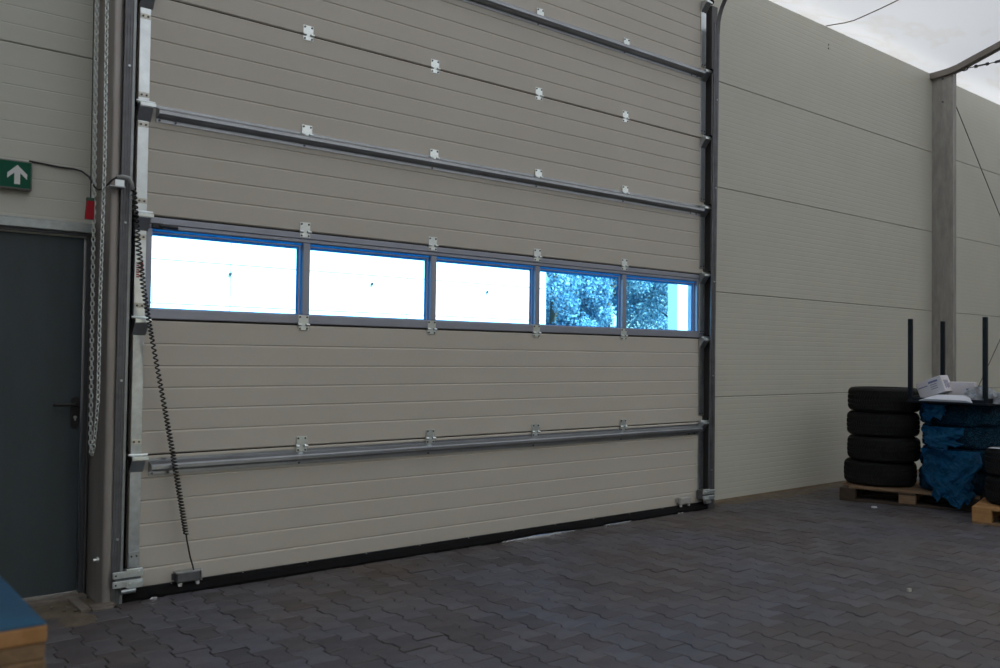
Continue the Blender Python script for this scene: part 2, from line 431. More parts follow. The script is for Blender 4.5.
for i, x in enumerate(BAYS[1:-1]):
    pr = [(y, zr(y)+.004) for y in ys if -12.08 < y < .08]
    pr = [(y, z) for y, z in pr]+[(y, z-.075) for y, z in reversed(pr)]
    o = MB().prism(pr, x-.05, x+.05).build('roof_beam', 'beam', smooth=False)
    lab = {4: 'dark roof beam rising from the top of the column', }.get(i+1, 'dark roof beam under the fabric above the big door' if i == 2 else ('dark roof beam over the far right end' if i == 4 else 'dark roof beam over the left part of the hall'))
    tag(o, lab, 'beam', 'roof beams' if i in (0, 1) else None)
def column(x0, label, group=None):
    root = empty('column', (x0, YR, 0)); tag(root, label, 'column', group)
    d = .262; w_ = .085
    pr = [(0, 0), (0, -d+.006), (.006, -d), (w_*.42, -d), (w_*.42, -d+.012), (w_*.58, -d+.012), (w_*.58, -d), (w_-.006, -d), (w_, -d+.006), (w_, 0)]
    MB().prism(pr, 0, 4.915, 'z').build('shaft', 'col', root)
    MB().box((-.06, -d-.05, 0), (w_+.06, 0, .012)).build('base_plate', 'galvD', root)
    for z in (4.57, 4.86): MB().cyl((-.012, -.135, z), (.0, -.135, z), .011, 8).build('bolt', 'screw', root)
    return root
column(11.13, 'grey metal hall column at the right, standing behind the tyres')
column(16.05, 'grey metal hall column at the far right end, outside the frame')

# ------------------------------------------------------------------ sectional door
d1 = empty('door_1', (0, 0, 0)); tag(d1, 'large pale grey sectional overhead door with a strip of five windows', 'door', kind='structure')
DX0, DX1 = 1.512, 6.50
TH = .04
def section(z0, z1, grooves):
    pr = [(TH, z0), (.006, z0), (0, z0+.006)]
    for z in grooves: pr += [(0, z-.009), (.0045, z-.001), (.0045, z+.0012), (0, z+.005)]
    pr += [(0, z1-.006), (.006, z1), (TH, z1)]
    return MB().prism(pr, DX0, DX1).build('section', 'door', d1)
section(.056, .779, [.158, .278, .403, .53, .654])
section(.787, 1.530, [.914, 1.036, 1.155, 1.276, 1.40])
section(2.120, 2.721, [2.242, 2.358, 2.486, 2.608])
section(2.729, 3.351, [2.864, 2.986, 3.107, 3.231])
section(3.359, 3.961, [3.482, 3.602, 3.723, 3.845])
section(3.969, 4.64, [4.092, 4.212, 4.333, 4.455])
for z in (.783, 1.535, 2.115, 2.725, 3.355, 3.965):
    MB().box((DX0, .014, z-.02), (DX1, .035, z+.02)).build('joint_seal', 'jseal', d1)
# window section
ws = empty('window_section'); ws.parent = d1
ZB, ZT = 1.541, 2.108
gz0, gz1 = 1.598, 2.045
mul = [2.552, 3.519, 4.486, 5.453]
edges = [1.58]+mul+[6.42]
MB().prism([(.03, ZB), (-.002, ZB), (-.004, ZB+.004), (-.004, gz0-.006), (0, gz0), (.03, gz0)], DX0, DX1).build('bottom_rail', 'alu', ws)
MB().prism([(.03, gz1), (.0, gz1), (-.004, gz1+.006), (-.004, gz1+.022), (.004, gz1+.026), (-.004, gz1+.03), (-.004, ZT-.004), (-.002, ZT), (.03, ZT)], DX0, DX1).build('top_rail', 'alu', ws)
MB().box((DX0, -.004, gz0), (1.605, .03, gz1)).build('stile', 'alu', ws)
MB().box((6.405, -.004, gz0), (DX1, .03, gz1)).build('stile', 'alu', ws)
for x in mul: MB().box((x-.024, -.004, gz0), (x+.024, .03, gz1), .003).build('mullion', 'alu', ws)
for i in range(5):
    xa = (1.605 if i == 0 else mul[i-1]+.024); xb = (6.405 if i == 4 else mul[i]-.024)
    f = MB()
    f.box((xa-.01, .033, gz1-.013), (xb+.02, .036, gz1+.012)); f.box((xa, .033, gz1-.037), (xb, .036, gz1-.021))
    f.box((xb-.030, .033, gz0), (xb-.016, .036, gz1-.037)); f.box((xb-.008, .033, gz0), (xb+.02, .036, gz1-.013))
    f.box((xa, .033, gz0), (xb-.030, .036, gz0+.006)); f.box((xa, .033, gz0+.006), (xa+.007, .036, gz1-.037))
    f.build('glazing_edge', 'edgeblue', ws)  # added strips, coloured blue for daylight on the frame reveals
    MB().box((xa, .026, gz1-.021), (xb, .040, gz1-.013)).build('glazing_bead', 'bead', ws)
    MB().box((xb-.016, .026, gz0), (xb-.008, .040, gz1-.021)).build('glazing_bead', 'bead', ws)
    MB().box((xa+.004, .0405, gz0+.002), (xb-.002, .0435, gz1-.002)).build('pane', 'pane', ws)
# latch bolt at the left end of the window
lt = MB(); lt.box((1.60, -.02, 2.045), (1.66, -.004, 2.075), .003); lt.cyl((1.64, -.02, 2.06), (1.74, -.02, 2.056), .009, 8)
lt.build('latch', 'black', ws)

# horizontal reinforcement struts (hat profile)
def strut(zt):
    pr = [(-.001, zt), (-.004, zt), (-.004, zt-.014), (-.050, zt-.030), (-.058, zt-.038), (-.058, zt-.056), (-.050, zt-.066), (-.006, zt-.074), (-.006, zt-.094), (-.001, zt-.094)]
    s = MB().prism(pr, 1.612, 6.435).build('strut', 'strut', d1)
    for x in (1.63, 1.72, 2.52, 3.49, 4.455, 5.42, 6.3, 6.38):
        MB().cyl((x, -.012, zt-.084), (x, -.006, zt-.084), .006, 6).build('screw', 'screw', s)
    return s
for zt in (.765, 2.738, 3.985): strut(zt)

# hinges: upper leaf, knuckle, lower leaf, four screws
hx = [2.535, 3.505, 4.476, 5.446]
def hinge():
    h = empty('hinge'); h.parent = d1
    MB().box((-.035, -.0035, .006), (.035, 0, .060), .001).build('upper_leaf', 'zinc', h)
    lo = MB(); lo.box((-.035, -.0035, -.034), (.035, 0, -.006), .001)
    lo.build('lower_leaf', 'zinc', h)
    k = MB(); k.cyl((-.039, -.008, 0), (-.016, -.008, 0), .008, 8); k.cyl((.016, -.008, 0), (.039, -.008, 0), .008, 8); k.box((-.012, -.004, -.006), (.012, 0, .01))
    k.build('knuckle', 'zinc', h)
    for sx in (-1, 1):
        for z in (.048, -.024):
            MB().cyl((.024*sx, -.0075, z), (.024*sx, -.003, z), .0062, 6).build('screw', 'screw', h)
    return h
hp = None
for z, yy in ((.783, 0), (1.535, -.003), (2.115, -.003), (2.725, 0), (3.355, 0), (3.965, 0)):
    for x in hx:
        if hp is None: hp = hinge(); h = hp
        else: h = copy_tree(hp, d1)
        h.location = (x, yy-.0005 if z not in (.783, 2.725, 3.965) else -.007, z)

# end plates and roller brackets along both edges
joints = [.783, 1.535, 2.115, 2.725, 3.355, 3.965, 4.6]
for side in (-1, 1):
    xa, xb = (1.513, 1.572) if side < 0 else (6.435, 6.505)
    zs = [(.20, .70), (.87, 1.475), (1.61, 2.03), (2.20, 2.655), (2.81, 3.285), (3.43, 3.90), (4.04, 4.5)]
    zs = [(.20, .735), (.825, 1.50), (1.575, 2.02), (2.155, 2.645), (2.745, 3.25), (3.40, 3.87), (4.02, 4.55)] if side < 0 else zs
    for (a, b) in zs:
        pl = MB().box((xa, -.008, a-.03), (xb, -.004, b+.03), .001).build('end_plate', 'galvL' if a > 1.5 else 'galv', d1)  # upper plates brighter, lower duller: ceiling and floor reflection put into the colour
        if side < 0:
            for z0_ in (a+.022, b-.044): MB().box((xa+.002, -.0095, z0_), (xb-.002, -.008, z0_+.028), .0005).build('end_tab', 'tab', pl)
        for zz in ((a+.035, b-.03) if side < 0 else (a-.012, b+.012)):
            for xx in (xa+.016, xb-.016):
                MB().cyl((xx, -.0135, zz), (xx, -.008, zz), .0058, 6).build('screw', 'screw', pl)
    for z in joints:
        br = empty('roller_bracket', ((xa+xb)/2, 0, z-.01)); br.parent = d1
        w2 = .037
        MB().prism([(-.009, .012), (-.062, .004), (-.062, -.012), (-.012, -.078), (-.009, -.078)], -w2, w2).build('housing', 'galv', br)
        t = MB(); t.box((-w2, -.066, .006), (w2+.012, -.009, .012), .001); t.box((-w2+.002, -.07, -.008), (w2+.012, -.062, .006), .001)
        t.build('cap', 'zinc', br)
        MB().cyl((-side*.05, -.045, .02), (side*.07, -.045, .02), .0065, 8).build('shaft', 'zinc', br)
        MB().cyl((side*.058, -.045, .02), (side*.075, -.045, .02), .022, 14).build('roller', 'rubber', br)
wl_ = empty('warning_label', (1.522, -.0085, 1.765)); wl_.parent = d1; wl_['label'] = 'small red vertical lettering'
for cx_ in (0.0, .022):
    for k in range(7):
        MB().box((cx_, -.001, k*.0125), (cx_+.015, 0, k*.0125+.008)).build('letter', 'red', wl_)
# bottom rubber seal: uneven, with slits of daylight
def zbot(x):
    z = .002
    if 4.12 < x < 4.98: z = .017-.012*abs(x-4.5)/.45
    if 5.18 < x < 5.52: z = .011
    if 1.62 < x < 1.67: z = .010
    if 6.10 < x < 6.2: z = .010
    return z
n = 250; mb = MB(); vs = []; fs = []
for i in range(n+1):
    x = 1.47+(6.52-1.47)*i/n; z = zbot(x)
    vs += [(x, -.006, .058), (x, -.034, .044+z*.3), (x, -.056, .014+z), (x, -.052, z-.004), (x, -.030, z-.004), (x, .034, .058)]
for i in range(n):
    fs += [(6*i+k, 6*i+k+1, 6*i+k+7, 6*i+k+6) for k in range(5)]
mb.add(vs, fs)
sl = mb.build('bottom_seal', 'rubber', d1)
MB().box((1.47, -.004, .050), (6.52, .036, .060)).build('seal_carrier', 'frameD', d1)
for x in [1.75+.42*i for i in range(11)]: MB().cyl((x, -.012, .055), (x, -.004, .055), .004, 6).build('rivet', 'zinc', d1)
# junction boxes on the bottom section
for (x0, x1, z0, z1, mt, lab) in ((1.765, 1.90, .060, .118, 'galvD', 'dark metal junction box'), (6.14, 6.285, .075, .132, 'greybox', 'light grey junction box')):
    jb = empty('junction_box', ((x0+x1)/2, -.004, (z0+z1)/2)); jb.parent = d1; jb['label'] = lab
    hw, hz = (x1-x0)/2, (z1-z0)/2
    MB().box((-hw, -.05, -hz), (hw, 0, hz), .006).build('case', mt, jb)
    MB().box((-hw-.014, -.014, -hz*.5), (-hw, 0, hz*.7), .002).build('lug', mt, jb)
    if mt == 'galvD':
        MB().box((-hw-.006, -.056, hz-.004), (hw+.01, .0, hz+.004), .001).build('cover', 'galv', jb)
        MB().box((hw, -.054, -hz), (hw+.008, 0, hz), .001).build('cover', 'galv', jb)
    for sx in (-.32, .42): MB().cyl((hw*2*sx, -.028, -hz-.022), (hw*2*sx, -.028, -hz), .012, 10).build('cable_gland', 'white', jb)
# bottom corner brackets
for side, cx in ((-1, 1.487), (1, 6.475)):
    b = empty('bottom_bracket', (cx, 0, .135)); b.parent = d1
    s = -side
    for zz in (.028, -.022):
        k = MB(); k.box((-.078, -.105, zz-.017), (.078, -.088, zz+.017), .002); k.box((min(-.01*s, .0755*s), -.1065, zz-.026 if zz < 0 else zz-.01), (max(-.01*s, .0755*s), -.0885, zz+.026 if zz > 0 else zz+.01), .002)
        k.build('plate', 'zinc', b)
    MB().box((-.06, -.088, -.035), (.07, -.008, .04)).build('block', 'galvD', b)
    for xx in (.012*s, .055*s):
        for zz in (.033, -.028): MB().cyl((xx, -.113, zz), (xx, -.105, zz), .009, 6).build('bolt', 'zinc', b)
    for zz in (.028, -.022): MB().cyl((-.064*s, -.1065, zz), (-.064*s, -.104, zz), .005, 6).build('hole', 'rubber', b)
    MB().cyl((-.03, -.075, -.065), (.045, -.075, -.065), .016, 10).build('roller', 'galv', b)
    MB().box((.027 if s > 0 else -.039, -.012, .05), (.085 if s > 0 else .029, -.008, .125), .001).build('gusset', 'galv', b)

# tracks
def track(name, x0, x1, side, label):
    t = empty(name, (0, 0, 0)); tag(t, label, 'door track')
    lean = .036/4.0
    def P(y, z): return y-lean*z
    m = MB()
    # front angle
    vs = []
    for z in (0, 4.40):
        for (x, y) in ((x0, -.062), (x1, -.062), (x1, -.018), (x1-.004*1, -.018), (x1-.004, -.058), (x0+.012, -.058), (x0+.012, -.05), (x0, -.05)):
            vs.append((x, P(y, z), z))
    n = 8
    m.add(vs, [(i, (i+1) % n, n+(i+1) % n, n+i) for i in range(n)]+[tuple(range(n))[::-1], tuple(range(n, 2*n))])
    m.build('front_angle', 'galvD', t)
    m = MB(); xi = x0 if side > 0 else x1
    m.add([(xi-.007, P(-.068, 0), 0), (xi+.007, P(-.068, 0), 0), (xi+.007, P(-.06, 0), 0), (xi-.007, P(-.06, 0), 0),
           (xi-.007, P(-.068, 4.4), 4.4), (xi+.007, P(-.068, 4.4), 4.4), (xi+.007, P(-.06, 4.4), 4.4), (xi-.007, P(-.06, 4.4), 4.4)],
          [(0, 1, 5, 4), (1, 2, 6, 5), (2, 3, 7, 6), (3, 0, 4, 7), (3, 2, 1, 0), (4, 5, 6, 7)])
    m.build('rolled_edge', 'galvM' if side < 0 else 'galvD', t)
    for gx in (.3, .62):
        x = x0+(x1-x0)*gx
        m = MB(); m.add([(x-.003, P(-.0655, 0), 0), (x+.003, P(-.0655, 0), 0), (x+.003, P(-.0655, 4.4), 4.4), (x-.003, P(-.0655, 4.4), 4.4), (x-.003, P(-.06, 0), 0), (x+.003, P(-.06, 0), 0), (x+.003, P(-.06, 4.4), 4.4), (x-.003, P(-.06, 4.4), 4.4)],
          [(0, 1, 2, 3), (4, 0, 3, 7), (1, 5, 6, 2)])
        m.build('rib', 'galvD', t)
    # curved upper part turning into the hall
    pts = [(-.065-.04-.42*(1-math.cos(a)), 4.36+.42*math.sin(a)) for a in [R(8*i) for i in range(10)]]
    pts = [(-.098, 4.0), (-.100, 4.30)]+pts+[(-2.5, 4.36+.42+.02)]
    xa = x0+.02 if side > 0 else x0-.0; pr = []
    vs = []; fs = []
    for (y, z) in pts: vs += [(xa, y, z), (xa+.05, y, z), (xa+.05, y+.003, z+.003), (xa, y+.003, z+.003)]
    for i in range(len(pts)-1): fs += [(4*i+k, 4*i+(k+1) % 4, 4*i+4+(k+1) % 4, 4*i+4+k) for k in range(4)]
    if side > 0: MB().add(vs, fs).build('curved_rail', 'frameM', t)
    MB().box((x0, -.058, 0), (x1+(0 if side < 0 else .0), .045 if side > 0 else .0, .012)).build('foot', 'galvD', t)
    for z in (.35, 1.2, 2.05, 2.9, 3.7):
        MB().cyl(((x0+x1)/2, P(-.072, z), z), ((x0+x1)/2, P(-.062, z), z), .007, 6).build('bolt', 'galv', t)
    return t
track('door_track', 1.412, 1.461, -1, 'grey steel roller track up the left edge of the big door')
track('door_track', 6.513, 6.583, 1, 'dark steel roller track up the right edge of the big door')
t1 = MB().box((6.575, -.02, 0), (6.66, YR, 4.6), .003).build('trim_1', 'frameM'); tag(t1, 'grey metal edge trim between door track and right wall', 'trim', kind='structure')
t2 = MB().box((1.474, .012, 0), (1.486, .045, 4.64)).build('trim_2', 'rubber'); tag(t2, 'black rubber side seal along the left door edge', 'trim', kind='structure')
t3 = MB().box((6.505, .012, 0), (6.53, .045, 4.64)).build('trim_3', 'rubber'); tag(t3, 'black rubber side seal along the right door edge', 'trim', kind='structure')

# ------------------------------------------------------------------ post left of the door
po = empty('door_post', (1.365, -.06, 0)); tag(po, 'tall brownish aluminium post between the small door and the big door', 'post')
autosmooth(MB().prism([(0, .31), (0, .012), (.004, .004), (.012, 0), (.044, 0), (.050, .004), (.052, .012), (.052, .022), (.10, .022), (.10, .31)], 0, 4.93, 'z').build('shaft', 'post', po), 50)
MB().box((-.06, -.035, 0), (.06, .02, .02), .003).build('base_plate', 'concrete', po)
for z, xx in ((.24, -.0), ):
    MB().cyl((-.03, .06, z), (.0, .06, z), .008, 8).build('bolt', 'zinc', po); MB().cyl((-.014, .06, z), (-.004, .06, z), .015, 6).build('nut', 'zinc', po)
for z in (2.21, 1.45, 2.86):
    MB().cyl((.075, .012, z), (.075, .022, z), .006, 6).build('bolt', 'screw', po)
# pen marks near the top
for k in range(6):
    a = Vector((.058+.03*random.random(), .0215, 2.99+.05*k*.6)); MB().box((a.x, .0205, a.z), (a.x+.012, .022, a.z+.006)).build('pen_mark', 'black', po)

# ------------------------------------------------------------------ small steel door on the left
d2 = empty('door_2', (.30, YL, 0)); tag(d2, 'dark grey steel side door with black lever handle', 'door', kind='structure')
lw = 1.02
MB().box((0.03, .022, .026), (lw, .07, 2.0), .004).build('leaf', 'mandoor', d2)
fr = MB()
fr.box((-.03, -.012, 0), (.03, .09, 2.05), .003); fr.box((lw+.004, -.01, 0), (lw+.026, .09, 2.05), .003)
fr.build('jamb', 'frameD', d2)
MB().box((lw+.026, -.016, 0), (lw+.032, .06, 2.04)).build('jamb_edge', 'frameM', d2)
MB().box((-.03, -.014, 1.995), (lw+.03, .09, 2.012), .002).build('head_frame', 'frameD', d2)
hd = empty('handle', (.99, .022, 1.06)); hd.parent = d2
bp = MB(); pr = []
for i in range(24):
    a = 2*math.pi*i/24; pr.append((.0225*math.cos(a), (.066 if math.sin(a) > 0 else -.066)+.0225*math.sin(a)-.045))
bp.prism(pr, -.010, 0, 'y'); bp.build('back_plate', 'black', hd)
lv = MB(); lv.tube([(0, -.01, 0), (0, -.05, 0), (-.006, -.06, 0), (-.02, -.064, 0), (-.125, -.064, .003)], .0105, 10); lv.build('lever', 'black', hd, smooth=True)
MB().cyl((0, -.013, -.072), (0, -.009, -.072), .009, 12).build('lock_cylinder', 'zinc', hd)
MB().box((-.004, -.013, -.09), (.004, -.009, -.07)).build('lock_cylinder', 'zinc', hd)
fl = MB().prism([(YL, 2.012), (YL-.03, 2.012), (YL-.034, 2.016), (YL-.034, 2.06), (YL-.02, 2.068), (YL, 2.068)], -.2, 1.345).build('trim_4', 'flash')
tag(fl, 'mottled galvanised flashing strip above the small steel door', 'trim', kind='structure')
th = empty('threshold', (0, 0, 0)); tag(th, 'cracked concrete kerb around a dirty patch at the steel door sill', 'threshold')
MB().box((.28, YL-.08, -.01), (1.35, YL+.08, .018), .004).build('sill', 'concrete', th)
MB().box((1.255, -.10, -.01), (1.305, YL-.08, .014), .004).build('kerb', 'concrete', th)
MB().box((1.305, -.13, -.01), (1.41, -.06, .012), .004).build('kerb', 'concrete', th)
mb = MB(); nn = 22; vs = []
for j in range(nn+1):
    for i in range(nn+1):
        x = .35+1.06*i/nn; y = -.33+.50*j/nn
        vs.append((x, y, -.003+.008*noise.noise(Vector((x*9, y*9, 1)))))
mb.add(vs, [(j*(nn+1)+i, j*(nn+1)+i+1, (j+1)*(nn+1)+i+1, (j+1)*(nn+1)+i) for j in range(nn) for i in range(nn)])
mb.build('dirt_patch', 'dirt', th, smooth=True)['kind'] = 'stuff'
for k, (x, y) in enumerate(((1.19, -.03), (1.215, .02), (1.27, .10), (1.30, .05), (1.24, -.06), (1.15, .06))):
    MB().box((x-.009, y-.007, .0), (x+.009, y+.007, .012), .003).build('pebble', 'concrete', th)

# ------------------------------------------------------------------ exit sign, cables, pull cord, chain
sg = empty('exit_sign', (.885, YL-.002, 2.285)); tag(sg, 'green emergency exit sign with white upward arrow', 'sign')
MB().box((-.16, -.045, -.078), (.15, 0, .078), .005).build('housing', 'signframe', sg)
MB().box((-.154, -.047, -.068), (.143, -.044, .070)).build('face', 'green', sg)
ax, az = .078, .0
aw = [(ax, az+.052), (ax+.047, az+.006), (ax+.047, az-.022), (ax+.014, az+.010), (ax+.014, az-.05), (ax-.014, az-.05), (ax-.014, az+.010), (ax-.047, az-.022), (ax-.047, az+.006)]
MB().add([(x, -.0478, z) for x, z in aw], [(0, 3, 2, 1) if False else (1, 2, 3, 0), (3, 4, 5, 6), (0, 3, 6), (0, 6, 7, 8)]).build('arrow', 'white', sg)

cb = MB().tube([(1.025, YL-.012, 2.372), (1.10, YL-.012, 2.368), (1.17, YL-.012, 2.362), (1.245, YL-.014, 2.362), (1.285, YL-.03, 2.352), (1.315, .17, 2.318), (1.33, .13, 2.262), (1.337, .07, 2.235), (1.34, .0, 2.232), (1.345, -.06, 2.243), (1.36, -.10, 2.268), (1.385, -.115, 2.287)], .0055, 8).build('power_cable', 'black', smooth=True)
tag(cb, 'thin black cable running from the exit sign to the post bracket', 'cable')
hk = empty('cable_bracket', (1.37, -.06, 2.25)); tag(hk, 'small grey bracket holding the cables on the door post', 'bracket')
MB().box((-.03, -.075, -.022), (.05, -.0, -.014), .002).build('shelf', 'galv', hk)
MB().box((-.0, -.06, -.014), (.048, -.055, .022), .002).build('plate', 'galvL', hk)
MB().tube([(.01, -.05, .034), (.04, -.055, .042), (.07, -.06, .036), (.085, -.06, .01), (.09, -.06, -.025)], .011, 10).build('conduit_elbow', 'conduit', hk, smooth=True)
cc = empty('coiled_cable', (0, 0, 0)); tag(cc, 'black coiled cable hanging in front of the big door', 'cable')
axis = [(1.466, -.12, 2.235), (1.492, -.12, 1.96), (1.531, -.115, 1.691), (1.584, -.108, 1.421), (1.664, -.10, 1.037), (1.733, -.09, .702), (1.803, -.075, .335)]
def along(t):
    s = t*(len(axis)-1); i = min(int(s), len(axis)-2); f = s-i
    return Vector(axis[i]).lerp(Vector(axis[i+1]), f)
turns = 88; pts = []
for i in range(turns*9+1):
    t = i/(turns*9); t = t*(1.38-.38*t); c = along(min(1, t)); a = 2*math.pi*i/9; rr = .0118*(1+.12*math.sin(t*9))
    pts.append(c+Vector((math.cos(a)*rr, math.sin(a)*rr, 0)))
MB().tube(pts, .0044, 5).build('coil', 'black', cc, smooth=True)
MB().tube([(1.803, -.075, .34), (1.81, -.072, .30), (1.835, -.06, .20), (1.855, -.05, .145), (1.862, -.045, .115)], .0045, 8).build('tail', 'black', cc, smooth=True)
rc = empty('pull_cord', (1.278, .0, 2.06)); tag(rc, 'red pull handle hanging on a thin cord beside the post', 'pull handle')
MB().prism([(-.024, 0), (.020, 0), (.020, .098), (-.017, .098)], -.009, .009, 'y').build('handle', 'red', rc)
MB().box((-.018, -.010, .098), (.020, .010, .116), .002).build('cap', 'greenD', rc)
MB().tube([(.002, 0, .112), (-.004, 0, 1.18), (-.004, 0, 2.8)], .0028, 6).build('cord', 'black', rc)
# hoist chain loop
def links(path, L=.034, r=.0036, w_=.0105):
    pts = [Vector(p) for p in path]; ln = [0]
    for a, b in zip(pts[:-1], pts[1:]): ln.append(ln[-1]+(b-a).length)
    mb = MB(); n = int(ln[-1]/(L*.74)); 
    for k in range(n):
        d = (k+.5)*ln[-1]/n; i = max(j for j in range(len(ln)) if ln[j] <= d); i = min(i, len(pts)-2)
        f = (d-ln[i])/(ln[i+1]-ln[i]); c = pts[i].lerp(pts[i+1], f); t = (pts[i+1]-pts[i]).normalized()
        s = t.cross(Vector((0, 1, .3))).normalized(); s2 = t.cross(s).normalized()
        ang = R(35) + (R(90) if k % 2 else 0); q = math.cos(ang)*s+math.sin(ang)*s2
        h = L/2-w_/1.0; ring = []
        for m_ in range(5): a = math.pi*m_/4; ring.append(c+t*(h+math.sin(a)*w_*.8)+q*(math.cos(a)*w_*.8))
        for m_ in range(5): a = math.pi+math.pi*m_/4; ring.append(c+t*(-h+math.sin(a)*w_*.8)+q*(math.cos(a)*w_*.8))
        mb.tube(ring, r, 5, closed=True)
    return mb
ch = [(1.33, .161, 4.9), (1.33, .161, 3.307), (1.33, .106, 1.471), (1.33, .085, .874), (1.33, .07, .815), (1.33, .05, .80), (1.33, .03, .818), (1.33, .01, .87), (1.33, -.042, 1.096), (1.33, -.036, 1.63), (1.33, -.064, 2.376), (1.33, -.036, 3.247), (1.33, -.03, 4.9)]
hc = links(ch).build('hoist_chain', 'chain', smooth=True); tag(hc, 'long loop of zinc chain hanging down beside the post', 'chain')

# ------------------------------------------------------------------ tension tie and bracing wires on the right
tt = empty('tension_tie', (11.12, -.19, 4.92)); tag(tt, 'steel tie with turnbuckle and chain links leading from the column top', 'tie')
links([(0, -.02, 0), (0, -.17, 0)], .085, .009, .026).build('shackle', 'wire', tt, smooth=True)
MB().cyl((0, -.16, -.002), (0, -.27, -.003), .006, 8).build('rod', 'wire', tt)
tb = MB(); tb.tube([(-.014, -.26, -.003), (-.014, -.40, -.005)], .006, 6); tb.tube([(.014, -.26, -.003), (.014, -.40, -.005)], .006, 6)
tb.cyl((0, -.25, -.003), (0, -.28, -.003), .02, 8); tb.cyl((0, -.38, -.005), (0, -.41, -.005), .02, 8); tb.build('turnbuckle', 'wire', tt)
MB().cyl((0, -.41, -.005), (0, -.50, -.006), .006, 8).build('rod', 'wire', tt)
links([(0, -.48, -.006), (0, -.85, -.01)], .105, .010, .030).build('chain', 'wire', tt, smooth=True)
MB().cyl((0, -.84, -.01), (0, -11.6, -.0), .006, 6).build('cable', 'wire', tt)
w1 = MB().cyl((11.22, -.06, 4.84), (16.04, -.06, .35), .006, 6).build('bracing_wire', 'wire'); tag(w1, 'thin steel bracing wire slanting down from the column top', 'wire')
w2 = MB().cyl((11.22, -.08, .22), (16.04, -.08, 4.66), .006, 6).build('bracing_wire', 'wire'); tag(w2, 'thin steel bracing wire rising to the right behind the boxes', 'wire')

# ------------------------------------------------------------------ pallets
def pallet(P0, ang, label, dark):
    root = empty('pallet', (P0[0], P0[1], 0), ang); tag(root, label, 'pallet')
    # local x = long side (1.2), local y = depth (0.8)
    wd, wl = ('woodD', 'wood') if dark else ('woodB', 'woodO')
    for by in (0, .33, .655):
        MB().box((0, by, .0), (1.2, by+.10 if by != .33 else by+.145, .022), .002).build('bottom_board', wd, root)
        for i, bx in enumerate((0, .5275, 1.055)):
            MB().box((bx, by, .022), (bx+.145, by+(.10 if by != .33 else .145), .10), .003).build('block', wd if (dark and i != 1) else wl, root)
    for bx in (0, .5275, 1.055): MB().box((bx, 0, .10), (bx+.145, .8, .122), .002).build('cross_board', wd if dark else wl, root)
    for y0, y1 in ((0, .145), (.19, .29), (.3275, .4725), (.51, .61), (.655, .8)):
        MB().box((0 if not (dark and y0 == 0) else .085, y0, .122), (1.2, y1, .144), .002).build('deck_board', wl, root)
    return root
angA = math.atan2(-.95, .313)
pallet((8.0, -.48), angA, 'weathered wooden pallet carrying the four tyres and the blue bags', True)
PB = (7.775, -1.80); angB = math.atan2(-.97, .24)
pallet(PB, angB, 'bright wooden pallet at the right edge of the picture', False)

# ------------------------------------------------------------------ tyres
def tyre_meshes(Ro, W, Ri=.205, ns=78):
    """returns (tread, sidewall) MB about local z axis, base at z=0"""
    tr = MB(); hw = W/2
    prof = [(-.43, -.018), (-.38, -.008), (-.30, -.003), (-.215, 0), (-.205, -.008), (-.175, -.008), (-.165, 0), (-.075, .001), (-.022, .001), (-.014, -.008), (.014, -.008), (.022, .001), (.075, .001), (.165, 0), (.175, -.008), (.205, -.008), (.215, 0), (.30, -.003), (.38, -.008), (.43, -.018)]
    n = len(prof); vs = []
    for s in range(ns*2):
        for k, (a, dr) in enumerate(prof):
            th = 2*math.pi*(s/(ns*2)) + abs(a)*.26
            cut = .0075 if (s % 2 == 0 and s % 2 == 0 and abs(a) > .018 and dr > -.0075) else 0
            r = Ro+dr-cut
            vs.append((r*math.cos(th), r*math.sin(th), hw+a*W))
    fs = []
    for s in range(ns*2):
        q = (s+1) % (ns*2)
        fs += [(s*n+k, q*n+k, q*n+k+1, s*n+k+1) for k in range(n-1)]
    tr.add(vs, fs)
    sw = MB(); m = 64
    half = [(Ro-.018, .43), (Ro-.03, .47), (Ro-.055, .492), (Ro-.075, .5), (Ro-.082, .493), (Ri+.03, .47), (Ri+.012, .42), (Ri, .40), (Ri, .30), (Ri+.02, .29)]
    for sg in (1, -1):
        vs = [((r*math.cos(2*math.pi*s/m)), r*math.sin(2*math.pi*s/m), hw+sg*a*W) for s in range(m) for r, a in half]
        k = len(half); fs = []
        for s in range(m):
            q = (s+1) % m
            fs += [(s*k+j, q*k+j, q*k+j+1, s*k+j+1) if sg < 0 else (s*k+j, s*k+j+1, q*k+j+1, q*k+j) for j in range(k-1)]
        sw.add(vs, fs)
    # inner liner so that the carcass is closed
    li = [(Ri+.02, -.29), (Ro-.03, -.40), (Ro-.03, .40), (Ri+.02, .29)]
    vs = [((r*math.cos(2*math.pi*s/m)), r*math.sin(2*math.pi*s/m), hw+a*W) for s in range(m) for r, a in li]
    sw.add(vs, [(s*4+j, ((s+1) % m)*4+j, ((s+1) % m)*4+j+1, s*4+j+1) for s in range(m) for j in range(3)])
    return tr, sw
def tyre(loc, proto=None, label=None, group=None, dims=(.332, .2355)):
    if proto is None:
        o = empty('tyre'); a, b = tyre_meshes(*dims)
        a.build('tread', 'tyre', o); b.build('sidewall', 'tyre', o, smooth=True)
    else: o = copy_tree(proto)
    o.location = loc; o.rotation_euler = (0, 0, random.uniform(0, 6)); tag(o, label, 'tyre', group)
    return o
cA = (8.445, -.681)
names = ['bottom tyre of the black stack of four on the pallet', 'second tyre from the bottom of the black stack of four', 'third tyre from the bottom of the black stack of four', 'topmost tyre of the black stack of four by the wall']
offs = [(-.035, .010), (.012, -.004), (-.004, .012), (.016, -.002)]
tp = None
for i in range(4):
    t = tyre((cA[0]+offs[i][1], cA[1]-offs[i][0]*.9,   .1445+i*.2375), tp, names[i], 'tyres in the open stack')
    tp = tp or t
